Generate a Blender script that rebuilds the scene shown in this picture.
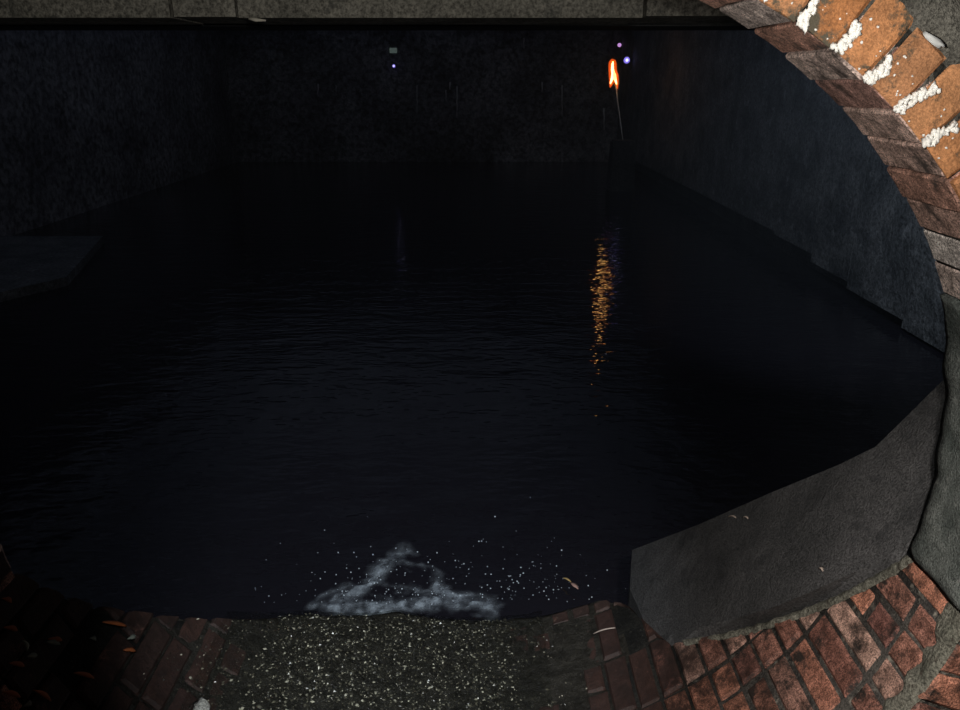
import bpy, bmesh, math, random
from mathutils import Vector, Matrix, noise
random.seed(7)
for o in list(bpy.data.objects): bpy.data.objects.remove(o)
C = bpy.context.scene
col = C.collection
PI = math.pi
# ------------------------------------------------------------ camera, light, exposure
PITCH = math.radians(20)
FPX = 750.0
cd = bpy.data.cameras.new('camera'); cam = bpy.data.objects.new('camera', cd); col.objects.link(cam)
cd.sensor_width = 36; cd.lens = FPX/960*36; cd.clip_start = 0.02; cd.clip_end = 200
cam.location = (0, 0, 0); cam.rotation_euler = (PI/2 - PITCH, 0, 0)
C.camera = cam
C.view_settings.view_transform = 'Standard'; C.view_settings.look = 'None'
C.view_settings.gamma = 1; C.view_settings.use_curve_mapping = False
C.view_settings.exposure = 0.0
w = bpy.data.worlds.new('world'); C.world = w; w.use_nodes = True
w.node_tree.nodes['Background'].inputs[0].default_value = (0.35, 0.45, 0.7, 1)
w.node_tree.nodes['Background'].inputs[1].default_value = 0.01

def spot(name, loc, target, power, angle, blend, color, size=0.03):
    l = bpy.data.lights.new(name, 'SPOT'); l.energy = power; l.spot_size = math.radians(angle); l.spot_blend = blend
    l.color = color; l.shadow_soft_size = size
    o = bpy.data.objects.new(name, l); col.objects.link(o); o.location = loc
    o.rotation_euler = (Vector(target) - Vector(loc)).to_track_quat('-Z', 'Y').to_euler()
    return o
# hand lamp held beside the camera, viewer's head lamp, then two added fill spots
spot('hand_lamp', (0.25, 0.55, 0.0), (0.80, 1.25, -0.02), 24, 90, 1.0, (1.0, 0.94, 0.86), 0.02)
spot('hand_lamp_side', (0.30, 0.40, -0.1), (0.93, 1.45, -1.35), 85, 60, 1.0, (1.0, 0.90, 0.82), 0.02)
spot('head_lamp', (0.0, 0.25, 0.10), (-0.28, 2.5, -1.95), 225, 46, 1.0, (0.92, 0.96, 1.0), 0.02)
spot('beam_fill', (0.0, 0.30, 0.12), (-0.9, 3.0, 0.62), 45, 110, 1.0, (1.0, 0.97, 0.88), 0.02)  # added fill spot, aimed up to brighten the concrete header beam
spot('wall_fill', (2.1, 4.05, 0.60), (3.78, 7.6, -1.5), 140, 95, 1.0, (0.75, 0.87, 1.0), 0.02)  # added lamp, hidden behind the beam, brightening the right wall
# unseen fill lamp added under the roof, bounced off it to lift the dark
l = bpy.data.lights.new('roof_fill', 'AREA'); l.energy = 300.0; l.shape = 'RECTANGLE'; l.size = 9.0; l.size_y = 15.0; l.color = (0.62, 0.74, 1.0)
o = bpy.data.objects.new('roof_fill', l); col.objects.link(o); o.location = (-1.5, 12, 1.6); o.rotation_euler = (PI, 0, 0)

# ------------------------------------------------------------ helpers
CP, SP = math.cos(PITCH), math.sin(PITCH)
def ray(px, py):
    a = (px-480)/FPX; v = (355-py)/FPX
    return Vector((a, CP + v*SP, -SP + v*CP))
def at_y(px, py, Y):
    r = ray(px, py); return r*(Y/r.y)
def at_z(px, py, Z):
    r = ray(px, py); return r*(Z/r.z)
def tag(o, label=None, cat=None, group=None, kind=None):
    if label: o['label'] = label
    if cat: o['category'] = cat
    if group: o['group'] = group
    if kind: o['kind'] = kind
    return o
def obj(name, bm, mat, parent=None, smooth=False, recalc=True):
    if recalc: bmesh.ops.recalc_face_normals(bm, faces=bm.faces)
    me = bpy.data.meshes.new(name); bm.to_mesh(me); bm.free()
    for p in me.polygons: p.use_smooth = smooth
    o = bpy.data.objects.new(name, me); col.objects.link(o)
    if mat: me.materials.append(mat)
    if parent: o.parent = parent
    return o
def empty(name, loc=(0, 0, 0)):
    o = bpy.data.objects.new(name, None); col.objects.link(o); o.location = loc; o.empty_display_size = 0.1
    return o
def box(bm, lo, hi):
    vs = [bm.verts.new((x, y, z)) for x in (lo[0], hi[0]) for y in (lo[1], hi[1]) for z in (lo[2], hi[2])]
    for f in ((0,1,3,2),(4,6,7,5),(0,4,5,1),(2,3,7,6),(0,2,6,4),(1,5,7,3)):
        bm.faces.new([vs[i] for i in f])
    return vs
def tube(bm, pts, rads, n=8, cap=True):
    rings = []
    for i, p in enumerate(pts):
        p = Vector(p)
        d = (Vector(pts[min(i+1, len(pts)-1)]) - Vector(pts[max(i-1, 0)])).normalized()
        u = d.cross(Vector((0.3, 1, 0.2))).normalized(); v = d.cross(u)
        rings.append([bm.verts.new(p + (u*math.cos(2*PI*k/n) + v*math.sin(2*PI*k/n))*rads[i]) for k in range(n)])
    for a, b in zip(rings, rings[1:]):
        for k in range(n): bm.faces.new((a[k], a[(k+1) % n], b[(k+1) % n], b[k]))
    if cap: bm.faces.new(rings[0][::-1]); bm.faces.new(rings[-1])
def blob(bm, c, s, sub=1, jit=0.25, rot=None, seed=None):
    r = bmesh.ops.create_icosphere(bm, subdivisions=sub, radius=1)
    R = rot or Matrix.Rotation(random.uniform(0, 6), 3, 'Z')
    off = Vector((random.uniform(0, 99),)*3)
    for v in r['verts']:
        k = 1 + jit*noise.noise(v.co*1.7 + off)*2
        v.co = R @ Vector((v.co.x*s[0]*k, v.co.y*s[1]*k, v.co.z*s[2]*k)) + Vector(c)
    return r['verts']

# ------------------------------------------------------------ materials
def mat(name):
    m = bpy.data.materials.new(name); m.use_nodes = True
    n = m.node_tree.nodes; L = m.node_tree.links
    return m, n, L, n['Principled BSDF']
def N(n, t, **k):
    x = n.new(t)
    for a, b in k.items(): setattr(x, a, b)
    return x
def noise_tex(n, L, scale, detail=4, rough=0.6, coord=None):
    t = N(n, 'ShaderNodeTexNoise'); t.inputs['Scale'].default_value = scale
    t.inputs['Detail'].default_value = detail; t.inputs['Roughness'].default_value = rough
    if coord: L.new(coord, t.inputs['Vector'])
    return t
def ramp(n, L, src, stops):
    r = N(n, 'ShaderNodeValToRGB'); e = r.color_ramp.elements
    while len(e) < len(stops): e.new(0.5)
    for el, (p, c) in zip(e, stops):
        el.position = p; el.color = (*c, 1) if len(c) == 3 else c
    L.new(src, r.inputs[0]); return r
def mix(n, L, fac, a, b, mode='MIX'):
    m = N(n, 'ShaderNodeMix', data_type='RGBA', blend_type=mode)
    for i, x in ((0, fac), (6, a), (7, b)):
        if hasattr(x, 'is_linked'): L.new(x, m.inputs[i])
        elif isinstance(x, (int, float)): m.inputs[i].default_value = x
        else: m.inputs[i].default_value = (*x, 1)
    return m.outputs[2]
def bump(n, L, src, strength, dist, p, prev=None):
    b = N(n, 'ShaderNodeBump'); b.inputs['Strength'].default_value = strength; b.inputs['Distance'].default_value = dist
    L.new(src, b.inputs['Height'])
    if prev: L.new(prev, b.inputs['Normal'])
    L.new(b.outputs[0], p.inputs['Normal']); return b.outputs[0]
def gritty(name, c1, c2, c3=None, scale=6, grit=160, rough=0.8, bstr=0.6, bdist=0.01, spots=(0.55, 0.7), spec=0.3):
    """mottled gritty surface, with patches of c3"""
    m, n, L, p = mat(name)
    tc = N(n, 'ShaderNodeTexCoord').outputs['Object']
    a = noise_tex(n, L, scale, 6, 0.65, tc); r = ramp(n, L, a.outputs[0], [(0.35, c1), (0.65, c2)])
    g = noise_tex(n, L, grit, 2, 0.8, tc); gr = ramp(n, L, g.outputs[0], [(0.35, (0.45,)*3), (0.65, (1.5,)*3)])
    c = mix(n, L, 1.0, r.outputs[0], gr.outputs[0], 'MULTIPLY')
    if c3:
        s = noise_tex(n, L, scale*2.3, 8, 0.7, tc); sr = ramp(n, L, s.outputs[0], [(spots[0], (0, 0, 0)), (spots[1], (1, 1, 1))])
        c = mix(n, L, sr.outputs[0], c, c3)
    L.new(c, p.inputs['Base Color'])
    p.inputs['Roughness'].default_value = rough; p.inputs['Specular IOR Level'].default_value = spec
    b1 = bump(n, L, a.outputs[0], bstr, bdist*3, p)
    bump(n, L, g.outputs[0], bstr, bdist, p, b1)
    return m
def brick_mat(name, hues, dirt, dirt_lo=0.5, dirt_hi=0.65, rough=0.75, value=1.0, bs=0.5, con=1.0):
    """colour picked per brick from an attribute, mottled, with patches of dirt"""
    m, n, L, p = mat(name)
    tc = N(n, 'ShaderNodeTexCoord').outputs['Object']
    at = N(n, 'ShaderNodeAttribute', attribute_name='brick_tone')
    sx = N(n, 'ShaderNodeSeparateColor'); L.new(at.outputs['Color'], sx.inputs[0])
    r = ramp(n, L, sx.outputs[0], [(i/(len(hues)-1)*0.98, tuple(v*value for v in h)) for i, h in enumerate(hues)])
    a = noise_tex(n, L, 28, 6, 0.7, tc); ar = ramp(n, L, a.outputs[0], [(0.33, (1-0.65*con,)*3), (0.68, (1+0.7*con,)*3)])
    c = mix(n, L, 1.0, r.outputs[0], ar.outputs[0], 'MULTIPLY')
    g = noise_tex(n, L, 260, 2, 0.8, tc); gr = ramp(n, L, g.outputs[0], [(0.38, (1-0.65*con,)*3), (0.62, (1+0.6*con,)*3)])
    c = mix(n, L, 1.0, c, gr.outputs[0], 'MULTIPLY')
    s = noise_tex(n, L, 13, 9, 0.72, tc); sr = ramp(n, L, s.outputs[0], [(dirt_lo, (0, 0, 0)), (dirt_hi, (1, 1, 1))])
    c = mix(n, L, sr.outputs[0], c, dirt)
    sl = noise_tex(n, L, 9, 7, 0.75, tc)      # patchy darkening of the bricks, amount set by angle
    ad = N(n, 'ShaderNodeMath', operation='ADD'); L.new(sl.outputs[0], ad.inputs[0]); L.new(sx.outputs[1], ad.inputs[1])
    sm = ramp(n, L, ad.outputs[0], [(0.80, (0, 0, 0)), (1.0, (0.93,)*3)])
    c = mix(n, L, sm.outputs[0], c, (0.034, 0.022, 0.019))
    L.new(c, p.inputs['Base Color'])
    p.inputs['Roughness'].default_value = rough; p.inputs['Specular IOR Level'].default_value = 0.35
    b1 = bump(n, L, a.outputs[0], bs, 0.012, p)
    bump(n, L, g.outputs[0], bs, 0.003, p, b1)
    return m
def plain(name, c, rough=0.6, emit=None, es=0, metal=0):
    m, n, L, p = mat(name)
    p.inputs['Base Color'].default_value = (*c, 1); p.inputs['Roughness'].default_value = rough; p.inputs['Metallic'].default_value = metal
    if emit: p.inputs['Emission Color'].default_value = (*emit, 1); p.inputs['Emission Strength'].default_value = es
    return m

M_arch = brick_mat('arch_brick', [(0.28,0.14,0.10),(0.42,0.31,0.27),(0.52,0.48,0.45),(0.20,0.10,0.08),(0.38,0.27,0.24)], (0.07,0.055,0.05), 0.52, 0.64, value=1.35)
M_face = brick_mat('face_brick', [(0.50,0.22,0.09),(0.46,0.22,0.105),(0.54,0.26,0.12),(0.46,0.19,0.07)], (0.10,0.085,0.06), 0.54, 0.60, con=0.4)
M_floor = brick_mat('invert_brick', [(0.38,0.19,0.14),(0.19,0.09,0.075),(0.46,0.21,0.14),(0.27,0.13,0.10),(0.40,0.26,0.21)], (0.035,0.03,0.027), 0.50, 0.62, rough=0.55)
M_mortar = gritty('old_mortar', (0.03,0.03,0.03), (0.10,0.095,0.085), (0.28,0.27,0.23), 14, 200, spots=(0.55, 0.68))
M_mortar2 = gritty('black_mortar', (0.012,0.013,0.013), (0.035,0.035,0.03), (0.13,0.13,0.11), 12, 200, spots=(0.62, 0.72))
M_smear = gritty('mortar_smear', (0.10,0.105,0.085), (0.24,0.24,0.20), (0.06,0.05,0.04), 16, 150, spots=(0.55, 0.68))
M_cement = gritty('cement_face', (0.06,0.058,0.05), (0.16,0.155,0.135), (0.05,0.045,0.04), 9, 220)
M_render = gritty('render_patch', (0.07,0.085,0.08), (0.17,0.19,0.18), (0.34,0.36,0.34), 12, 240, spots=(0.6, 0.72))
M_conc = gritty('wet_concrete', (0.055,0.058,0.06), (0.095,0.097,0.10), (0.035,0.037,0.04), 4, 180, rough=0.6)
M_beam = gritty('beam_concrete', (0.20,0.19,0.165), (0.34,0.32,0.28), (0.09,0.09,0.085), 5, 60)
M_wall = gritty('chamber_stone', (0.05,0.055,0.06), (0.16,0.165,0.17), (0.35,0.36,0.37), 2.2, 30, bdist=0.03, spots=(0.58, 0.75))
M_dark = gritty('slimed_wall', (0.02,0.022,0.025), (0.06,0.06,0.065), None, 2.0, 22, bdist=0.03)
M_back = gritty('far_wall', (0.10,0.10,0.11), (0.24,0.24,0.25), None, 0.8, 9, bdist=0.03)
M_lime = plain('lime', (0.95, 0.94, 0.9), 0.8)
M_streak = plain('lime_streak', (0.6, 0.62, 0.62), 0.8)
M_pole = plain('pale_wood', (0.9, 0.88, 0.82), 0.6)
M_leafo = plain('orange_leaf', (0.55, 0.16, 0.05), 0.6)
M_leafg = plain('pale_debris', (0.30, 0.34, 0.28), 0.6)
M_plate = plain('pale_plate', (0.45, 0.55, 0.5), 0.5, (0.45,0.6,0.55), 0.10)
M_grit = None

# water
def water_mat():
    m, n, L, p = mat('dark_water')
    tc = N(n, 'ShaderNodeTexCoord').outputs['Object']
    p.inputs['Base Color'].default_value = (0.014, 0.013, 0.018, 1)
    p.inputs['Roughness'].default_value = 0.035; p.inputs['IOR'].default_value = 1.33
    mp = N(n, 'ShaderNodeMapping'); mp.inputs['Scale'].default_value = (0.45, 1.0, 1); L.new(tc, mp.inputs[0])
    a = noise_tex(n, L, 5.5, 3, 0.55, mp.outputs[0])
    b = noise_tex(n, L, 22, 2, 0.5, mp.outputs[0])
    b1 = bump(n, L, a.outputs[0], 0.26, 0.05, p)
    bump(n, L, b.outputs[0], 0.14, 0.012, p, b1)
    return m
M_water = water_mat()
def sheet_mat():
    m, n, L, p = mat('thin_flowing_water')
    n.remove(p)
    tc = N(n, 'ShaderNodeTexCoord').outputs['Object']
    tr = N(n, 'ShaderNodeBsdfTransparent'); tr.inputs[0].default_value = (0.85, 0.86, 0.84, 1)
    gl = N(n, 'ShaderNodeBsdfGlossy'); gl.inputs['Roughness'].default_value = 0.12
    fr = N(n, 'ShaderNodeFresnel'); fr.inputs[0].default_value = 1.36
    mx = N(n, 'ShaderNodeMixShader')
    a = noise_tex(n, L, 70, 3, 0.7, tc)
    b = N(n, 'ShaderNodeBump'); b.inputs['Strength'].default_value = 0.9; b.inputs['Distance'].default_value = 0.012
    L.new(a.outputs[0], b.inputs['Height'])
    for x in (gl, fr): L.new(b.outputs[0], x.inputs['Normal'])
    ge = N(n, 'ShaderNodeNewGeometry'); iv = N(n, 'ShaderNodeMath', operation='SUBTRACT'); iv.inputs[0].default_value = 1.0
    L.new(ge.outputs['Backfacing'], iv.inputs[1]); ml = N(n, 'ShaderNodeMath', operation='MULTIPLY')
    L.new(fr.outputs[0], ml.inputs[0]); L.new(iv.outputs[0], ml.inputs[1])
    L.new(ml.outputs[0], mx.inputs[0]); L.new(tr.outputs[0], mx.inputs[1]); L.new(gl.outputs[0], mx.inputs[2])
    L.new(mx.outputs[0], n['Material Output'].inputs[0])
    return m
M_sheet = sheet_mat()
def foam_mat():
    m, n, L, p = mat('foam')
    at = N(n, 'ShaderNodeAttribute', attribute_name='foam_density')
    tc = N(n, 'ShaderNodeTexCoord').outputs['Object']
    g = noise_tex(n, L, 120, 3, 0.7, tc)
    mr = N(n, 'ShaderNodeMath', operation='MULTIPLY'); L.new(at.outputs['Fac'], mr.inputs[0])
    gr = ramp(n, L, g.outputs[0], [(0.3, (0.45,)*3), (0.65, (1, 1, 1))]); L.new(gr.outputs[0], mr.inputs[1])
    L.new(mr.outputs[0], p.inputs['Alpha'])
    p.inputs['Base Color'].default_value = (0.62, 0.72, 0.82, 1); p.inputs['Roughness'].default_value = 0.5
    bump(n, L, g.outputs[0], 0.8, 0.01, p)
    return m
M_foam = foam_mat()
def grit_mat():
    m, n, L, p = mat('wet_grit')
    at = N(n, 'ShaderNodeAttribute', attribute_name='brick_tone')
    r = ramp(n, L, at.outputs['Fac'], [(0, (0.02,0.02,0.016)), (0.5, (0.06,0.056,0.044)), (0.85, (0.17,0.16,0.12)), (1, (0.75,0.72,0.58))])
    L.new(r.outputs[0], p.inputs['Base Color']); p.inputs['Roughness'].default_value = 0.22
    return m
M_grit = grit_mat()
M_bed = gritty('silt', (0.016,0.015,0.012), (0.045,0.042,0.034), None, 25, 300, rough=0.4)

# ------------------------------------------------------------ the brick mouth
CX, CZ, R = -0.04, -0.80, 1.018
YN, YF = 1.2, 1.4                                   # near and far edge of the mouth ring
def swell(deg):
    """the crown flattens and widens towards the left"""
    while deg < 0: deg += 360
    if deg <= 72 or deg >= 190: return 0.0
    t = (deg-72)/56 if deg < 128 else (190-deg)/62
    return 0.30*t*t*(3-2*t)
def cyl(deg, r, Y):
    r += swell(deg % 360)
    a = math.radians(deg); return Vector((CX + r*math.cos(a), Y, CZ + r*math.sin(a)))
TAB = [(-9, 1.4), (-33, 1.655), (-53, 1.86), (-58, 2.1), (-63, 2.19), (-104, 2.2), (-121, 2.05), (-139.4, 1.79), (-154.4, 1.56), (-167.5, 1.4)]
def rim(deg):
    while deg > 180: deg -= 360
    if deg >= -9 or deg <= -167.5: return 1.4
    for (a, ya), (b, yb) in zip(TAB, TAB[1:]):
        if b <= deg <= a:
            return ya + (yb-ya)*(deg-a)/(b-a)
    return 1.4
def set_tone(bm, faces, val, lay, darken=0.0):
    for f in faces:
        for lp in f.loops: lp[lay] = (val, darken, val, 1)
def brick(bm, lay, fn, u0, u1, v0, v1, depth=0.06, bev=0.006, tone=None, wob=0.004, nu=3, nv=2, darken=0.0):
    """a worn brick: fn(u, v, h) -> point, u and v in metres along the surface, h out of it"""
    tone = random.random() if tone is None else tone
    hh = random.uniform(-0.004, 0.004)
    j = lambda: random.uniform(-wob, wob)
    u0 += j(); u1 += j(); v0 += j(); v1 += j()
    grid = {}
    US = [u0, u0+bev] + [u0+bev+(u1-u0-2*bev)*i/nu for i in range(1, nu)] + [u1-bev, u1]
    VS = [v0, v0+bev] + [v0+bev+(v1-v0-2*bev)*i/nv for i in range(1, nv)] + [v1-bev, v1]
    off = random.uniform(0, 50)
    for i, u in enumerate(US):
        for k, v in enumerate(VS):
            e = (i in (0, len(US)-1)) or (k in (0, len(VS)-1))
            h = hh + (-bev*0.9 if e else 0.0025*noise.noise(Vector((u*30+off, v*30, off))))
            du = 0.0025*noise.noise(Vector((u*22, v*22, off))); dv = 0.0025*noise.noise(Vector((v*22, u*22, off+9)))
            grid[i, k] = bm.verts.new(fn(u+du, v+dv, h))
    fs = []
    I, K = len(US)-1, len(VS)-1
    for i in range(I):
        for k in range(K): fs.append(bm.faces.new((grid[i,k], grid[i+1,k], grid[i+1,k+1], grid[i,k+1])))
    loop = [(i, 0) for i in range(I)] + [(I, k) for k in range(K)] + [(i, K) for i in range(I, 0, -1)] + [(0, k) for k in range(K, 0, -1)]
    low = [bm.verts.new(fn(US[i], VS[k], -depth)) for i, k in loop]
    for q in range(len(loop)):
        a, b = loop[q], loop[(q+1) % len(loop)]
        fs.append(bm.faces.new((grid[b], grid[a], low[q], low[(q+1) % len(loop)])))
    set_tone(bm, fs, tone, lay, darken)
def newbm():
    bm = bmesh.new(); return bm, bm.loops.layers.float_color.new('brick_tone')

mouth = empty('brick_tunnel_mouth', (CX, YF, CZ - R))
tag(mouth, 'round brick tunnel mouth framing the dark chamber, with worn red brick invert', 'tunnel mouth')
def child(name, bm, m, smooth=False, parent=None):
    o = obj(name, bm, m, None, smooth)
    p = parent or mouth
    o.parent = p; o.matrix_parent_inverse = Matrix.Translation(p.location).inverted()
    return o
def shell(bm, a0, a1, r0, r1, y0, y1f, step=1.0):
    n = max(2, int(abs(a1-a0)/step)); rows = []
    for i in range(n+1):
        a = a0 + (a1-a0)*i/n; y1 = y1f(a)
        rows.append([bm.verts.new(cyl(a, r0, y0)), bm.verts.new(cyl(a, r0, y1)), bm.verts.new(cyl(a, r1, y1)), bm.verts.new(cyl(a, r1, y0))])
    for a, b in zip(rows, rows[1:]):
        for k in range(4): bm.faces.new((a[k], a[(k+1) % 4], b[(k+1) % 4], b[k]))
    bm.faces.new(rows[0]); bm.faces.new(rows[-1][::-1])
# mortar body behind the bricks
bm = bmesh.new(); shell(bm, 23.5, 193, R+0.006, R+0.20, YN+0.012, lambda a: YF-0.006)
child('upper_mortar', bm, M_mortar2, True)
bm = bmesh.new(); shell(bm, -170, -9, R+0.009, R+0.20, YN+0.012, lambda a: rim(a)-0.01)
child('invert_mortar', bm, M_mortar2, True)
bm = bmesh.new(); shell(bm, -52, -9, R+0.0075, R+0.19, YN+0.014, lambda a: rim(a)-0.008)
child('pale_mortar', bm, M_mortar, True)
# arch course: one header brick deep
PIT = 4.0
bm, lay = newbm()
for k in range(-9, 34):
    a0, a1 = 60.1 + PIT*k + 0.13, 60.1 + PIT*(k+1) - 0.13
    brick(bm, lay, lambda u, v, h: cyl(math.degrees(v/R), R - h, u), YN+0.010, YF, math.radians(a0)*R, math.radians(a1)*R, wob=0.0010, bev=0.0035)
child('arch_course', bm, M_arch)
# cement patch where the bricks are rendered over on the right
bm = bmesh.new()
rows = []
NP = 40
for i in range(NP+1):
    a = 24.1 - 34*i/NP
    rr = R - 0.004 - 0.020*max(0, min(1, (22-a)/14)) + 0.006*noise.noise(Vector((a*0.3, 0, 3)))
    nr = YN + 0.002 + 0.0*a
    if a > 12: nr = YN + 0.002 + (a-12)/12*0.15
    ring = [cyl(a, rr, nr + (YF-nr)*t/6 + 0) for t in range(7)]
    ring = [Vector((p.x, p.y, p.z)) for p in ring]
    rows.append([bm.verts.new(p + Vector((0.005*noise.noise(p*14), 0, 0))) for p in ring] + [bm.verts.new(cyl(a, R+0.2, YF)), bm.verts.new(cyl(a, R+0.2, nr))])
for a, b in zip(rows, rows[1:]):
    for k in range(9): bm.faces.new((a[k], a[(k+1) % 9], b[(k+1) % 9], b[k]))
bm.faces.new(rows[0]); bm.faces.new(rows[-1][::-1])
o = child('cement_patch', bm, M_render, True); o['label'] = 'grey green cement patch'
# bricks showing past the tapering patch
bm, lay = newbm()
for k in range(3):
    a0, a1 = 12.2 + 4*k, 12.2 + 4*k + 3.5
    brick(bm, lay, lambda u, v, h: cyl(math.degrees(v/R), R + 0.002 - h, u), YN+0.002, YN + 0.0 + (a0-12)/12*0.15 + 0.035, math.radians(a0)*R, math.radians(a1)*R, wob=0.001)
child('patched_brick', bm, M_floor)
def wet(a):  # brick darkening by angle, strongest just left of the bottom
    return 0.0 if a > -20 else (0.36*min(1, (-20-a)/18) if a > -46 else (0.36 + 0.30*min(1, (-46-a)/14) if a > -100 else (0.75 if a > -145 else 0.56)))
# invert: long bricks laid along the tunnel
bm, lay = newbm()
st = 0
a = -10.0
while a > -170:
    a1 = a - 4.25
    off = (st % 2)*0.115 + random.uniform(-0.02, 0.02)
    y = YN + 0.034; y_end = max(rim(a), rim(a1), rim((a+a1)/2))
    first = True
    while y < y_end - 0.03:
        ln = 0.222 if not (first and st % 2) else 0.11
        if random.random() < 0.25: ln = 0.11
        first = False
        e = min(y + ln, y_end)
        if e - y > 0.03:
            miss = random.random() < 0.03
            if not miss:
                brick(bm, lay, lambda u, v, h: cyl(math.degrees(v/R), R - h, min(u, rim(math.degrees(v/R)) - 0.001 + 0.003*noise.noise(Vector((u*5, v*30, 2))))), y+0.006, e-0.006, math.radians(a1+0.3)*R, math.radians(a-0.3)*R, wob=0.003, bev=0.008, darken=wet(a))
        y = e
    a = a1; st += 1
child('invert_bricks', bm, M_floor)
# ring face turned to the viewer: header ends set radially
bm, lay = newbm()
for k in range(-9, 34):
    a0, a1 = 60.1 + PIT*k + 0.25, 60.1 + PIT*(k+1) - 0.25
    ln = random.choice([0.095, 0.11, 0.115, 0.085, 0.12])
    brick(bm, lay, lambda u, v, h: cyl(math.degrees(v/R), u, YN - h), R-0.001, R+ln, math.radians(a0)*R, math.radians(a1)*R, depth=0.009, wob=0.0015, bev=0.006, nu=5, nv=4)
child('ring_face', bm, M_face)
bm, lay = newbm()
a = -10.0
while a > -170:
    a1 = a - 4.25
    brick(bm, lay, lambda u, v, h: cyl(math.degrees(v/R), u, YN - h), R+0.0, R+0.20, math.radians(a1+0.3)*R, math.radians(a-0.3)*R, depth=0.03, wob=0.002, bev=0.008)
    a = a1
child('lower_ring_face', bm, M_floor)
# cement spread over the face behind the brick ends
bm = bmesh.new()
rows = []
for i in range(0, 361, 1):
    a = i; up = -8 < (a if a < 180 else a-360) < 188
    row = []
    for t in range(25):
        r = R + 0.012 + t/24*0.36
        h = 0.006*noise.noise(Vector((a*0.35, t*0.5, 1)))
        if t > 5 and up: h += 0.014*min(1, (t-5)/4) + 0.01*noise.noise(Vector((a*0.12, t*0.25, 4)))
        row.append(bm.verts.new(cyl(a, r, YN + 0.011 - h)))
    row.append(bm.verts.new(cyl(a, R+0.372, YF-0.03))); row.append(bm.verts.new(cyl(a, R+0.012, YF-0.03)))
    rows.append(row)
for a, b in zip(rows, rows[1:]):
    for k in range(len(a)): bm.faces.new((a[k], a[(k+1) % len(a)], b[(k+1) % len(a)], b[k]))
child('cement_face', bm, M_cement, True)
# mortar smeared over the near ends of the bricks on the right
bm = bmesh.new(); rows = []
for i in range(61):
    a = -9.5 - 30*i/60; row = []
    e0 = YN + 0.005; e1 = YN + 0.075 + 0.035*noise.noise(Vector((a*0.4, 2, 2))) - 0.04*i/60
    for t in range(9):
        y = e0 + (e1-e0)*t/8; hh = 0.009*math.sin(PI*t/8)**0.5 + 0.007*noise.noise(Vector((a*0.6, y*30, 1))) - 0.002
        row.append(bm.verts.new(cyl(a, R - hh, y)))
    rows.append(row)
for a, b in zip(rows, rows[1:]):
    for k in range(8): bm.faces.new((a[k], a[k+1], b[k+1], b[k]))
o = child('mortar_smear', bm, M_smear, True); o['label'] = 'pale mortar smeared over brick ends'
# pale fillet where the bricks meet the benching
bm = bmesh.new(); rows = []
for i in range(91):
    a = -9.2 - 41*i/90; row = []
    for t in range(7):
        y = rim(a) - 0.022 + 0.028*t/6 + 0.006*noise.noise(Vector((a*0.8, 3, 0)))
        hh = 0.007*math.sin(PI*t/6) + 0.006*noise.noise(Vector((a*0.9, y*40, 7))) - 0.001
        row.append(bm.verts.new(cyl(a, R - hh, y)))
    rows.append(row)
for a, b in zip(rows, rows[1:]):
    for k in range(6): bm.faces.new((a[k], a[k+1], b[k+1], b[k]))
o = child('mortar_fillet', bm, M_smear, True); o['label'] = 'thin pale mortar line along the rim'
# white lime lumps in the joints of the ring face: separate deposits that stick to the wall
LM = []
for k in range(-4, 6):
    LM.append(60.1 + PIT*k)
for q, ang in enumerate(LM):
    bm = bmesh.new()
    ln = random.uniform(0.040, 0.060); fat = random.uniform(0.8, 1.15); fork = random.choice([-1, 1])
    for s in range(56):
        t = random.random()**1.1
        wid = (0.50 - 0.28*t)*fat
        a_ = ang + 0.3*math.sin(t*4+q) + random.uniform(-wid, wid) + (fork*0.9*(t-0.6) if t > 0.6 and s % 2 else 0)
        sz = random.uniform(0.0028, 0.0062)
        blob(bm, cyl(a_, R - 0.004 + t*ln, YN-0.003-random.uniform(0, 0.002)), [sz, sz*0.6, sz], 1, 0.7)
    for s in range(7):
        blob(bm, cyl(ang + random.choice([-1, 1])*random.uniform(0.6, 1.6), R + random.uniform(0.0, 0.06), YN-0.002), [random.uniform(0.001, 0.0026)]*3, 1, 0.5)
    o = child('lime_deposit', bm, M_lime, True)
    if q == 0: o['label'] = 'bright white lime crust'
    else: o['label'] = 'bright white lime crust'

bm = bmesh.new(); d = (at_y(945, 47, 1.19) - at_y(926, 34, 1.19))
rot = Matrix.Rotation(math.atan2(-d.z, d.x), 3, 'Y')
blob(bm, at_y(935, 41, 1.186), (d.length*0.5, 0.004, 0.0045), 2, 0.4, rot)
o = child('lime_deposit', bm, M_streak, True); o['label'] = 'pale chip set in the grey cement'
# ------------------------------------------------------------ structure round the mouth
def ring_wall(name, y0, y1, m, r_in, half, zlo, zhi):
    """wall with a round hole"""
    bm = bmesh.new(); n = 96; rows = []
    for i in range(n):
        a = 360*i/n; p = cyl(a, r_in, y0); d = Vector((math.cos(math.radians(a)), 0, math.sin(math.radians(a))))
        ts = []
        if abs(d.x) > 1e-6: ts.append(((half if d.x > 0 else -half) - CX)/d.x)
        if abs(d.z) > 1e-6: ts.append(((zhi if d.z > 0 else zlo) - CZ)/d.z)
        t = min(x for x in ts if x > 0)
        q = Vector((CX, y0, CZ)) + d*t
        rows.append([bm.verts.new(p), bm.verts.new((p.x, y1, p.z)), bm.verts.new((q.x, y1, q.z)), bm.verts.new(q)])
    for i in range(n):
        a, b = rows[i], rows[(i+1) % n]
        for k in range(4): bm.faces.new((a[k], a[(k+1) % 4], b[(k+1) % 4], b[k]))
    return tag(obj(name, bm, m), kind='structure')
ring_wall('wall_front', YN+0.10, YF-0.01, M_dark, R+0.16, 4.3, -2.6, 3.0)
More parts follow.
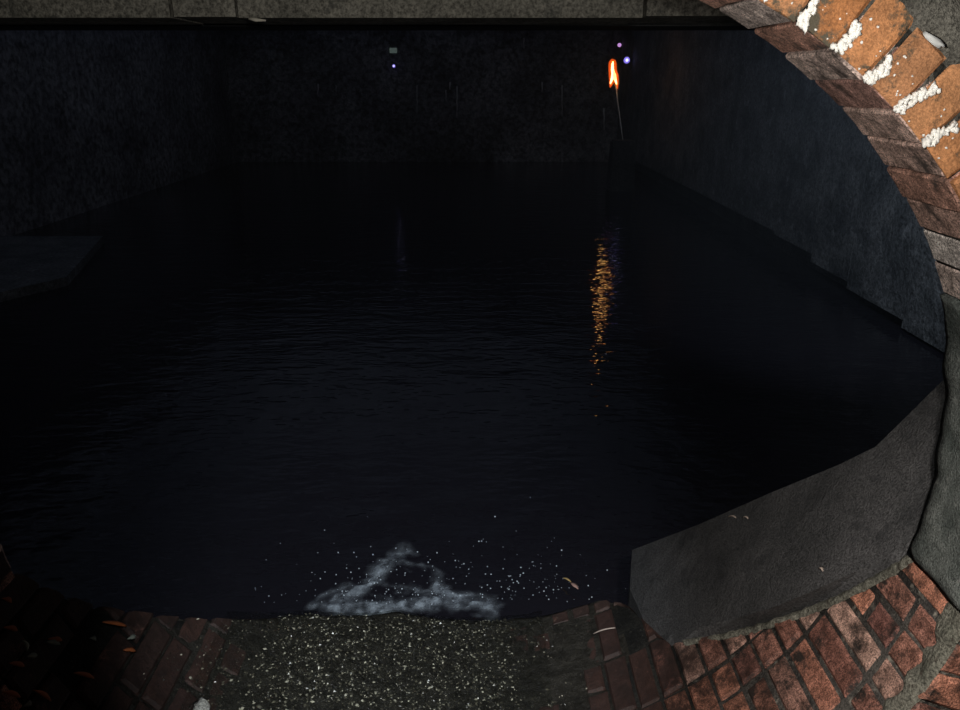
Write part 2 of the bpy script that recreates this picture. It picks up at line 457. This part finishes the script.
# wider tunnel the viewer stands in
bm = bmesh.new()
n = 90; rows = []
for i in range(n):
    a = 360*i/n
    rows.append([bm.verts.new(cyl(a, R+0.37, YN+0.02)), bm.verts.new(cyl(a, R+0.57, YN+0.02)), bm.verts.new(cyl(a, R+0.57, -3.5)), bm.verts.new(cyl(a, R+0.37, -3.5))])
for i in range(n):
    a, b = rows[i], rows[(i+1) % n]
    for k in range(4): bm.faces.new((a[k], a[(k+1) % 4], b[(k+1) % 4], b[k]))
tag(obj('wall_rear', bm, M_mortar2, smooth=True), kind='structure')

WZ = -2.10                       # water level
XR, YB = 3.78, 21.6              # right wall, far wall
def slab(name, lo, hi, m, kind='structure'):
    bm = bmesh.new(); box(bm, lo, hi); o = obj(name, bm, m)
    if kind: o['kind'] = kind
    return o
slab('floor', (-7.2, 1.2, -3.0), (4.3, 22.2, -2.75), M_dark)
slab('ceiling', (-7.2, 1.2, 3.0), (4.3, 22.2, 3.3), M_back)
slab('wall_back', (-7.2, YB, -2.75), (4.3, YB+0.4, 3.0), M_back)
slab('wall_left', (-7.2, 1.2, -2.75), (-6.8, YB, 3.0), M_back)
slab('wall_front_left', (-7.2, 1.25, -2.75), (-4.3, 1.42, 3.0), M_dark)
slab('wall_right', (4.0, 1.2, -2.75), (4.3, YB, 3.0), M_dark)
# facing on the right wall: its foot steps down towards the mouth
bm = bmesh.new()
steps = [(1.42, 5.0, -2.25), (5.0, 6.42, -2.07), (6.42, 7.52, -2.00), (7.52, 8.44, -1.93), (8.44, 9.6, -1.84), (9.6, YB, -1.80)]
for y0, y1, z in steps:
    box(bm, (XR, y0, z), (3.995, y1-0.012, 2.999))
tag(obj('wall_right_facing', bm, M_wall), kind='structure')
# concrete header beam across the chamber and a set back second step
bm = bmesh.new()
zb = at_y(300, 17, 3.0).z
xs = [-4.3, -2.6, at_y(172, 17, 3).x, at_y(237, 17, 3).x, 0.6, 2.2, 3.76]
for a, b in zip(xs, xs[1:]):
    vs = box(bm, (a+0.006, 3.0 + random.uniform(-0.01, 0.01), zb + random.uniform(-0.004, 0.004)), (b-0.006, 3.35, 2.99))
tag(obj('trim_1', bm, M_beam), kind='structure')
zb2 = at_y(300, 26, 3.6).z
slab('trim_2', (-6.79, 3.6, zb2), (3.77, 3.9, 2.99), M_conc)
bm = bmesh.new(); box(bm, (-4.3, 3.36, zb+0.03), (3.77, 3.59, 2.98)); tag(obj('trim_3', bm, M_dark), kind='structure')
# benching wedge on the right beyond the mouth
def on_bench(px, py):
    r = ray(px, py); t = (-1.657 - 1.55*0.56)/(r.z - 1.55*r.x); return r*t
bm = bmesh.new()
P = [on_bench(*p) for p in ((655, 650), (650, 636), (640, 612), (630, 589), (632, 550), (700, 524), (770, 493), (838, 465), (875, 447), (905, 418), (937, 386), (952, 372))]
RIMPX = [(962, 522), (925, 549), (893, 568), (860, 585), (820, 603), (780, 620), (740, 632), (700, 642), (675, 648), (655, 652)]
P = P[1:]
tail = [on_bench(x-3, y-14) for x, y in RIMPX[:-1]]
P += tail
top = [bm.verts.new(p) for p in P]; bm.faces.new(top)
def on_cyl(px, py):
    r = ray(px, py); A = r.x**2 + r.z**2; B = -2*(r.x*CX + r.z*CZ); D = CX**2 + CZ**2 - (R+0.012)**2
    return r*((-B + math.sqrt(B*B - 4*A*D))/(2*A))
edge = [bm.verts.new(on_cyl(*p)) for p in RIMPX]
inner = top[-len(tail):] + [top[0]]
for a, b, c, d in zip(inner, inner[1:], edge[1:], edge): bm.faces.new((a, b, c, d))
loop = top[:len(P)-len(tail)+1] + edge
bot = [bm.verts.new((v.co.x, v.co.y, -2.74)) for v in loop]
bm.faces.new(bot[::-1])
for i in range(len(loop)):
    k = (i+1) % len(loop); bm.faces.new((loop[i], bot[i], bot[k], loop[k]))
bench = obj('concrete_benching', bm, M_conc)
tag(bench, 'sloping grey concrete benching wedge behind the red bricks on the right', 'concrete ledge')
# low ledge at the left
bm = bmesh.new()
a = at_z(103, 236, -2.0); b = at_z(66, 277, -2.0)
pts = [(a.x, a.y), (b.x, b.y), (b.x-1.2, b.y-2.2), (-6.79, b.y-2.2), (-6.79, a.y)]
tp = [bm.verts.new((x, y, -2.0)) for x, y in pts]; bt = [bm.verts.new((x, y, -2.74)) for x, y in pts]
bm.faces.new(tp); bm.faces.new(bt[::-1])
for i in range(5): k = (i+1) % 5; bm.faces.new((tp[i], bt[i], bt[k], tp[k]))
tag(obj('stone_ledge', bm, M_wall), 'low stone ledge just above the water at the far left', 'ledge')

# ------------------------------------------------------------ water
bm = bmesh.new()
X0, X1, Y0, Y1 = -6.79, 3.99, 1.42, YB-0.01
ys = []; y = Y0
while y < Y1: ys.append(y); y += 0.05 + max(0, (y-4))*0.03
ys.append(Y1)
NX = 150
grid = []
for y in ys:
    row = []
    for i in range(NX+1):
        x = X0 + (X1-X0)*i/NX
        d = math.hypot(x+0.3, y-2.6)
        amp = 0.03*math.exp(-d*d/0.5) + 0.006/(1+0.2*y)
        z = WZ + amp*noise.noise(Vector((x*5, y*5, 0))) + 0.004*noise.noise(Vector((x*2, y*1.3, 7)))
        row.append(bm.verts.new((x, y, z)))
    grid.append(row)
for a, b in zip(grid, grid[1:]):
    for i in range(NX): bm.faces.new((a[i], a[i+1], b[i+1], b[i]))
tag(obj('pool_water', bm, M_water, smooth=True), 'black rippled water filling the chamber, with an orange glint', 'water', kind='stuff')
# foam where the flow drops into the pool
STR = [((340, 599), (352, 594), (368, 585), (378, 576), (388, 566), 7, 1.0), ((388, 566), (393, 560), (399, 555), (404, 552), (408, 550), 5, 0.5),
       ((330, 609), (360, 610), (390, 607), (415, 603), (440, 600), 6, 0.85), ((368, 583), (390, 586), (412, 590), (435, 592), (460, 598), 3.2, 0.5),
       ((438, 586), (446, 592), (456, 598), (468, 602), (484, 606), 8, 0.85), ((446, 596), (456, 603), (468, 606), (480, 607), (490, 608), 7, 0.7),
       ((316, 604), (322, 596), (330, 590), (340, 586), (350, 580), 4, 0.30), ((385, 562), (405, 566), (418, 570), (430, 572), (445, 580), 3, 0.30), ((312, 608), (325, 602), (340, 600), (350, 604), (365, 606), 4, 0.45)]
seg = []
for s in STR:
    pts = [Vector((p[0], p[1])) for p in s[:5]]
    for a, b in zip(pts, pts[1:]):
        for t in range(4): seg.append((a.lerp(b, t/4), s[5], s[6]))
def to_px(p):
    f = p.y*CP - p.z*SP; u = p.z*CP + p.y*SP
    return Vector((480 + FPX*p.x/f, 355 - FPX*u/f))
SEGW = []
for s, wd, it in seg:
    p = at_z(s.x, s.y, WZ+0.02); SEGW.append((p.x, p.y, wd*0.0050, it))
bm = bmesh.new(); lay = bm.loops.layers.float_color.new('foam_density')
FX, FY = 190, 130
g = {}; den = {}
for i in range(FX+1):
    for k in range(FY+1):
        x = -1.05 + 1.5*i/FX; y = 2.25 + 0.95*k/FY
        q = Vector((x*6, y*6, 2)); wx = x + 0.05*noise.noise(q) + 0.02*noise.noise(q*4); wy = y + 0.07*noise.noise(q + Vector((9, 0, 0))) + 0.03*noise.noise(q*4 + Vector((5, 0, 0)))
        d = 0.0
        for sx, sy, wd, it in SEGW:
            r2 = ((wx-sx)**2 + ((wy-sy)*0.75)**2)/(wd*wd)
            if r2 < 6: d = max(d, it*math.exp(-r2))
        f = 1 - abs(noise.noise(Vector((x*9 + 0.6*noise.noise(Vector((x*14, y*14, 0))), y*13, 5))))*2.6
        f2 = 0.5 + noise.noise(Vector((x*32, y*24, 8))) + 0.5*noise.noise(Vector((x*70, y*50, 8)))
        d = (d*0.30 + d*0.75*max(0, f))*max(0.15, min(1.25, 0.45 + f2))
        den[i, k] = max(0, min(1, d))
        g[i, k] = bm.verts.new((x, y, WZ + 0.022 + 0.012*d + 0.012*noise.noise(Vector((x*9, y*9, 1)))))
for i in range(FX):
    for k in range(FY):
        ks = ((i, k), (i+1, k), (i+1, k+1), (i, k+1))
        if max(den[q] for q in ks) < 0.03: continue
        f = bm.faces.new([g[q] for q in ks])
        for lp, q in zip(f.loops, ks): lp[lay] = (den[q],)*3 + (1,)
for v in [v for v in bm.verts if not v.link_faces]: bm.verts.remove(v)
tag(obj('water_foam', bm, M_foam, smooth=True), 'pale blue streaks of foam on the pool below the lip', 'foam', kind='stuff')

# gravel bed and thin flow over the invert
def inv(x, y, h=0):
    r = R - h; return Vector((x, y, CZ - math.sqrt(max(0, r*r - (x-CX)**2))))
bm = bmesh.new(); g = []
for i in range(111):
    x = -1.0 + 1.47*i/110; t = max(0, min(1, (x+0.72)/0.90))
    row = []
    for k in range(60):
        y = 0.9 + 1.0*k/59
        yy = YN + (rim(math.degrees(math.atan2(-1, x-CX))) - YN)*0
        ang = math.degrees(math.atan2(inv(x, 1).z-CZ, x-CX)); ye = rim(ang) - 0.004
        y = YN + (ye-YN)*k/59
        edge = min(1, min(t, 1-t)*3.2)
        h = 0.002 + 0.011*edge + 0.006*noise.noise(Vector((x*25, y*25, 0)))*edge + 0.008*noise.noise(Vector((x*9, y*7, 3)))*(1-edge) + 0.003*noise.noise(Vector((x*40, y*40, 3)))
        h -= 0.012*max(0, min(1, (x-0.30)/0.15)) + 0.012*max(0, min(1, (-0.74-x)/0.10))
        row.append(bm.verts.new(inv(x, y, h)))
    row.append(bm.verts.new(inv(x, ye, -0.006)))
    g.append(row)
for a, b in zip(g, g[1:]):
    for k in range(len(a)-1): bm.faces.new((a[k], a[k+1], b[k+1], b[k]))
tag(obj('silt_bed', bm, M_bed, smooth=True), 'dark silt spread along the bottom of the brick invert', 'silt', kind='stuff')
bm, lay = newbm()
for s in range(12500):
    t = random.random(); x = -0.86 + 1.20*t
    e = min(t, 1-t)
    if random.random() > min(1, (e*4.2)**2 + 0.03): continue
    ang = math.degrees(math.atan2(inv(x, 1).z-CZ, x-CX)); y = random.uniform(1.5, rim(ang)-0.006)
    f0 = len(bm.faces)
    sz = random.choice([0.0014, 0.0018, 0.0022, 0.0026, 0.0036])*random.uniform(0.8, 1.3)
    c = inv(x, y, 0.014 if -0.66 < x < 0.12 else 0.003)
    r = bmesh.ops.create_icosphere(bm, subdivisions=1, radius=1) if False else None
    o6 = [Vector((1,0,0)), Vector((-1,0,0)), Vector((0,1,0)), Vector((0,-1,0)), Vector((0,0,1)), Vector((0,0,-1))]
    rot = Matrix.Rotation(random.uniform(0, 6.28), 3, 'Z') @ Matrix.Rotation(random.uniform(-0.6, 0.6), 3, 'X')
    sc = Vector((sz*random.uniform(0.9, 1.9), sz*random.uniform(0.8, 1.3), sz*random.uniform(0.6, 1)))
    vs = [bm.verts.new(c + rot @ Vector((p.x*sc.x, p.y*sc.y, p.z*sc.z))) for p in o6]
    fs = [bm.faces.new([vs[i] for i in f]) for f in ((0,2,4),(2,1,4),(1,3,4),(3,0,4),(2,0,5),(1,2,5),(3,1,5),(0,3,5))]
    tn = random.random()
    set_tone(bm, fs, tn, lay, tn)
tag(obj('gravel', bm, M_grit), 'fine wet gravel glittering under the thin flow at the lip', 'gravel', kind='stuff')
bm = bmesh.new(); g = []
for i in range(91):
    x = -0.76 + 0.98*i/90
    ang = math.degrees(math.atan2(inv(x, 1).z-CZ, x-CX)); ye = rim(ang)
    row = []
    for k in range(70):
        y = YN + (ye-YN)*k/69
        row.append(bm.verts.new(inv(x, y, 0.020 + 0.003*noise.noise(Vector((x*18, y*8, 3))))))
    z0 = inv(x, ye, 0.020).z
    for k in range(1, 12):
        d = k/11; fall = (WZ + 0.0 - z0)
        row.append(bm.verts.new((x + 0.01*noise.noise(Vector((x*20, d*5, 0))), ye + 0.05*math.sqrt(d), z0 + fall*d)))
    g.append(row)
for a, b in zip(g, g[1:]):
    for k in range(len(a)-1): bm.faces.new((a[k], b[k], b[k+1], a[k+1]))
tag(obj('flowing_water', bm, M_sheet, smooth=True, recalc=False), 'thin clear water running over the gravel and off the lip', 'water', kind='stuff')
# spray
M_drop = plain('droplet', (0.75, 0.85, 0.95), 0.15)
bm = bmesh.new()
for s in range(300):
    if s < 200: px, py = random.gauss(395, 60), 605 - abs(random.gauss(0, 32))
    else: px, py = random.gauss(530, 35), 600 - abs(random.gauss(0, 30))
    p = at_y(px, py, random.uniform(2.42, 2.85))
    if p.z < WZ + 0.03: p = at_z(px, py, WZ+0.035)
    if p.y < 2.3: continue
    blob(bm, p, [random.choice([0.0012, 0.0015, 0.002, 0.003])]*3, 1, 0.2)
tag(obj('spray', bm, M_drop, smooth=True), 'fine white droplets thrown up above the foam', 'spray', kind='stuff')

# ------------------------------------------------------------ torch across the pool
YT = 15.8
ft = at_y(613, 86, YT)
def flame_mesh(k, split):
    bm = bmesh.new()
    def P(px, py): return at_y(px, py, YT)
    s = YT/FPX
    if split:
        tube(bm, [P(613.0, 61.5), P(612.6, 64), P(612.4, 69), P(613.4, 74), P(612.2, 78), P(611, 82), P(610.4, 84)], [a*s for a in (0.4, 1.0, 1.3, 1.8, 1.2, 0.8, 0.3)], 12)
        tube(bm, [P(613.6, 72), P(614.4, 75), P(615.0, 79), P(616, 82), P(616.8, 84.5)], [a*s for a in (1.0, 1.6, 1.3, 0.8, 0.3)], 12)
    else:
        tube(bm, [P(611.5, 59), P(612.3, 61), P(612.5, 64), P(612.7, 70), P(613.3, 75), P(612.3, 80), P(611, 84), P(610, 87.5)], [a*s*1.25 for a in (0.6, 2.6, 3.1, 3.2, 3.5, 2.6, 1.5, 0.3)], 14)
        tube(bm, [P(614, 70), P(615.3, 75), P(616.2, 80), P(617, 85), P(617.5, 89)], [a*s*1.2 for a in (1.5, 2.5, 2.2, 1.2, 0.3)], 14)
    return bm
tb = at_y(623, 141, YT)
torch = empty('torch', tb)
tag(torch, 'burning orange torch on a thin pale pole across the water', 'torch')
def flame_mat(name, c, s, alpha=1.0):
    m, n, L, p = mat(name); n.remove(p)
    e = N(n, 'ShaderNodeEmission'); e.inputs[0].default_value = (*c, 1); e.inputs[1].default_value = s
    if alpha < 1:
        t = N(n, 'ShaderNodeBsdfTransparent'); x = N(n, 'ShaderNodeMixShader'); 
        lw = N(n, 'ShaderNodeLayerWeight'); lw.inputs[0].default_value = 0.35
        r = ramp(n, L, lw.outputs['Facing'], [(0.0, (alpha,)*3), (0.9, (0.05,)*3)])
        L.new(r.outputs[0], x.inputs[0]); L.new(t.outputs[0], x.inputs[1]); L.new(e.outputs[0], x.inputs[2])
        L.new(x.outputs[0], n['Material Output'].inputs[0])
    else: L.new(e.outputs[0], n['Material Output'].inputs[0])
    return m
M_core = flame_mat('flame_core', (1.0, 0.66, 0.20), 14)
M_halo = flame_mat('flame_outer', (1.0, 0.11, 0.01), 1.3, 0.62)
core = child('flame', flame_mesh(1, True), M_core, True, torch)
halo = obj('flame_edge', flame_mesh(1, False), M_halo, None, True); halo.parent = core
halo.matrix_parent_inverse = Matrix.Identity(4)
halo.parent = torch; halo.matrix_parent_inverse = Matrix.Translation(torch.location).inverted()
bm = bmesh.new(); s = YT/FPX
tube(bm, [at_y(616, 84, YT), at_y(617.5, 100, YT), at_y(620, 118, YT), at_y(623, 141, YT)], [0.6*s, 0.55*s, 0.5*s, 0.5*s], 8)
child('pole', bm, M_pole, True, torch)
bm = bmesh.new(); x0 = tb.x
pz = tb.z + 0.02
vs = box(bm, (x0-0.28, YT-0.28, -2.74), (x0+0.28, YT+0.28, pz))
for v in vs:
    if v.co.z > -2: v.co.x = x0 + (v.co.x-x0)*0.8; v.co.y = YT + (v.co.y-YT)*0.8
bmesh.ops.bevel(bm, geom=list(bm.edges), offset=0.03, segments=2, affect='EDGES')
tag(obj('stone_pier', bm, M_dark), 'dark stone pier in the water carrying the torch pole', 'pier')
l = bpy.data.lights.new('torch_light', 'POINT'); l.energy = 0.6; l.color = (1, 0.45, 0.12); l.shadow_soft_size = 0.1
o = bpy.data.objects.new('torch_light', l); col.objects.link(o); o.location = at_y(613, 75, YT) + Vector((0, -0.25, 0))

# small lamps on the far wall
M_led = plain('blue_led', (0.2, 0.2, 0.6), 0.3, (0.28, 0.22, 1.0), 1.1)
M_ledw = plain('white_led', (0.9, 0.9, 0.9), 0.3, (0.85, 0.85, 1.0), 1.8)
M_ledp = plain('pink_led', (0.6, 0.3, 0.6), 0.3, (0.75, 0.38, 0.95), 0.9)
M_case = plain('lamp_case', (0.05, 0.05, 0.055), 0.5)
def wall_lamp(px, py, rad, lens, mid, label, YB=YB):
    Yw = YB; c = at_y(px, py, Yw - 0.07); k = Yw/FPX
    t = empty('wall_lamp', (c.x, YB, c.z)); tag(t, label, 'lamp', 'small lamps on the far wall')
    bm = bmesh.new(); tube(bm, [(c.x, YB-0.001, c.z), (c.x, YB-0.06, c.z)], [rad*k*1.25]*2, 16); child('housing', bm, M_case, False, t)
    bm = bmesh.new(); blob(bm, (c.x, YB-0.07, c.z), (rad*k, 0.04, rad*k), 2, 0.0, Matrix.Identity(3)); ln = child('lens', bm, lens, True, t)
    if mid:
        bm = bmesh.new(); blob(bm, (c.x, YB-0.105, c.z), (rad*k*0.45, 0.02, rad*k*0.45), 2, 0.0, Matrix.Identity(3)); child('bulb', bm, mid, True, t)
wall_lamp(626.8, 60.2, 2.9, M_led, M_ledw, 'round blue lamp with a white centre, just right of the torch flame', YB=20.0)
slab_arm = bmesh.new(); c = at_y(626.8, 60.2, 20.0); tube(slab_arm, [(c.x, 20.03, c.z), (XR+0.02, 20.03, c.z)], [0.02, 0.02], 8); tag(obj('lamp_bracket', slab_arm, M_case), 'dark bracket holding the round blue lamp off the right wall', 'bracket')
wall_lamp(619.5, 45.0, 1.8, M_ledp, None, 'small pinkish blue lamp above the torch flame')
wall_lamp(393.8, 66.0, 1.5, M_led, M_ledw, 'tiny blue white lamp below the pale plate, left of the torch')
p = at_y(393.3, 50.5, YB)
bm = bmesh.new(); vs = box(bm, (p.x-0.10, YB-0.03, p.z-0.065), (p.x+0.10, YB-0.001, p.z+0.065))
bmesh.ops.bevel(bm, geom=list(bm.edges), offset=0.008, segments=2, affect='EDGES')
pl = obj('wall_plate', bm, M_plate); tag(pl, 'small pale green rectangular plate high on the far wall', 'plate')
# lime streaks on the far wall
SK = [(450, 82, 90, 0.9, 'wide forked'), (457, 86, 118, 0.7, 'long'), (446, 90, 101, 0.6, 'short slanting'), (542, 82, 92, 0.9, 'short thick'), (562, 85, 116, 0.7, 'long straight'),
      (524, 38, 49, 0.5, 'short high'), (318, 84, 96, 0.7, 'short'), (417, 85, 113, 0.5, 'faint'), (604, 108, 130, 1.0, 'broad low'), (336, 85, 96, 0.4, 'very faint')]
WH = ['left of centre on the far wall', 'running down left of centre on the far wall', 'leftmost of the central pair on the far wall', 'in the middle of the far wall', 'nearest the torch on its left side',
      'just under the beam mid wall', 'leftmost on the far wall', 'below the pale plate on the far wall', 'beside the torch pole on the far wall', 'second from left on the far wall']
for (px, y0, y1, wd, nm), wh in zip(SK, WH):
    bm = bmesh.new(); k = YB/FPX; n = 9
    L_, R_ = [], []
    for i in range(n):
        y = y0 + (y1-y0)*i/(n-1); c = at_y(px + 0.5*noise.noise(Vector((y*0.2, px, 0))), y, YB); ww = wd*k*0.75*(1.1 - 0.8*i/(n-1))*(1+0.4*noise.noise(Vector((px, y*0.6, 0))))
        L_.append([bm.verts.new((c.x-ww, YB-0.002, c.z)), bm.verts.new((c.x, YB-0.02, c.z)), bm.verts.new((c.x+ww, YB-0.002, c.z))])
    for a, b in zip(L_, L_[1:]):
        for q in range(2): bm.faces.new((a[q], a[q+1], b[q+1], b[q]))
    tag(obj('lime_streak', bm, M_streak, smooth=True), f'{nm} pale lime streak {wh}', 'lime streak', 'lime streaks on the far wall')

# ------------------------------------------------------------ litter
def on_inv(px, py, h=0.006):
    r = ray(px, py); rr = R - h
    A = r.x**2 + r.z**2; B = -2*(r.x*CX + r.z*CZ); D = CX**2 + CZ**2 - rr*rr
    t = (-B + math.sqrt(B*B - 4*A*D))/(2*A); return r*t
def scrap(name, p0, p1, wd, m, label, cat, group=None, proj=on_inv, thick=0.003):
    bm = bmesh.new(); a, b = proj(*p0), proj(*p1); d = (b-a); n = 7
    mid = (a+b)/2
    nr = Vector((CX - mid.x, 0, CZ - mid.z)).normalized() if proj is on_inv else Vector((0, 0, 1))
    s = d.cross(nr).normalized(); rows = []
    for i in range(n):
        t = i/(n-1); ww = wd*math.sin(PI*(0.08 + 0.84*t))*(1+0.3*noise.noise(Vector((p0[0], t*4, 0))))
        c = a + d*t + nr*(0.004 + 0.006*math.sin(PI*t))
        rows.append([bm.verts.new(c - s*ww + nr*0.002), bm.verts.new(c + nr*thick), bm.verts.new(c + s*ww + nr*0.002), bm.verts.new(c - nr*0.002)])
    for x, y in zip(rows, rows[1:]):
        for q in range(4): bm.faces.new((x[q], x[(q+1) % 4], y[(q+1) % 4], y[q]))
    bm.faces.new(rows[0]); bm.faces.new(rows[-1][::-1])
    return tag(obj(name, bm, m, smooth=True), label, cat, group)
OL = [((101, 623), (125, 627), 'long orange leaf alone near the left lip'), ((0, 599), (9, 603), 'orange leaf at the far left edge, topmost'), ((1, 628), (15, 631), 'thin orange leaf at the left edge under the topmost'),
      ((7, 664), (22, 667), 'orange leaf below the pale green scraps'), ((0, 693), (18, 698), 'broad orange leaf in the lower left corner'), ((31, 691), (49, 702), 'curved orange leaf right of the corner leaf'),
      ((72, 674), (92, 679), 'ragged orange leaf in the lower left, right of the others'), ((122, 651), (134, 652), 'small dull orange leaf below the long one'), ((46, 640), (60, 641), 'orange tip beside the pale upper scrap')]
for a, b, lb in OL: scrap('wet_leaf', a, b, 0.006, M_leafo, lb, 'leaf', 'orange leaves on the left of the invert')
GL = [((20, 641), (25, 652), 'pale green upright scrap at the left of the invert'), ((24, 658), (35, 656), 'pale green flat scrap below the upright one'), ((44, 643), (58, 645), 'thin grey green scrap right of the upright one'),
      ((126, 640), (134, 637), 'tiny pale scrap below the long orange leaf'), ((22, 707), (29, 703), 'pale scrap at the bottom left edge'), ((88, 639), (94, 641), 'tiny pale scrap left of the long orange leaf end')]
for a, b, lb in GL: scrap('pale_scrap', a, b, 0.006, M_leafg, lb, 'scrap', 'pale scraps on the left of the invert')
M_twig = plain('bleached_twig', (0.45, 0.38, 0.33), 0.6)
scrap('twig', (594, 635), (616, 629), 0.004, M_twig, 'pale broken twig lying on the dark bricks left of the benching', 'twig')
M_yel = plain('yellow_scrap', (0.7, 0.5, 0.2), 0.6)
scrap('floating_scrap', (563, 579), (571, 583), 0.006, M_yel, 'yellowish floating scrap on the water just past the lip', 'scrap', None, lambda x, y: at_z(x, y, WZ+0.02))
scrap('floating_scrap', (571, 584), (578, 590), 0.012, plain('tan_scrap', (0.55, 0.35, 0.3), 0.6), 'tan floating scrap joined end to end with the yellowish one', 'scrap', None, lambda x, y: at_z(x, y, WZ+0.02))
bm = bmesh.new(); c = on_inv(201, 708, 0.03); blob(bm, c, (0.03, 0.02, 0.016), 2, 0.3)
tag(obj('pale_stone', bm, gritty('pale_stone', (0.4,0.4,0.36), (0.6,0.6,0.54), None, 20, 200), smooth=True), 'pale stone at the left edge of the gravel', 'stone')
bm = bmesh.new()
tube(bm, [at_y(249, 18.5, 2.985), at_y(256, 20, 2.98), at_y(266, 20.5, 2.985)], [0.005, 0.007, 0.003], 6)
tag(obj('hanging_root', bm, plain('pale_root', (0.8, 0.75, 0.65), 0.6), smooth=True), 'pale root scrap caught on the lower edge of the concrete beam', 'root')
# splashed grit on the benching
for px, py, sz in ((733, 519, 0.009), (742, 521, 0.006), (713, 538, 0.005), (755, 519, 0.004), (822, 573, 0.006), (812, 583, 0.005), (751, 520, 0.004)):
    pass
BL = [((729, 519), (737, 520), 'pale flake on the upper benching, the largest'), ((744, 520), (749, 521), 'small pale flake right of the largest on the benching'), ((820, 571), (824, 574), 'pale flake low on the benching near the bricks')]
for a, b, lb in BL: scrap('pale_flake', a, b, 0.005, M_twig, lb, 'flake', 'pale flakes on the benching', lambda x, y: on_bench(x, y) + Vector((-0.004, 0, 0.003)))

# thin haze volume added to lift the blacks in the chamber
m = bpy.data.materials.new('haze'); m.use_nodes = True; n = m.node_tree.nodes; L = m.node_tree.links; n.remove(n['Principled BSDF'])
v = n.new('ShaderNodeVolumeScatter'); v.inputs['Density'].default_value = 0.014; v.inputs['Anisotropy'].default_value = 0.0; v.inputs[0].default_value = (0.8, 0.88, 1, 1)
L.new(v.outputs[0], n['Material Output'].inputs['Volume'])
bm = bmesh.new(); box(bm, (-6.7, 4.0, -2.08), (3.7, 21.5, 2.95))
tag(obj('fill_haze', bm, m), 'thin haze added over the pool to lift the dark', 'haze', kind='stuff')
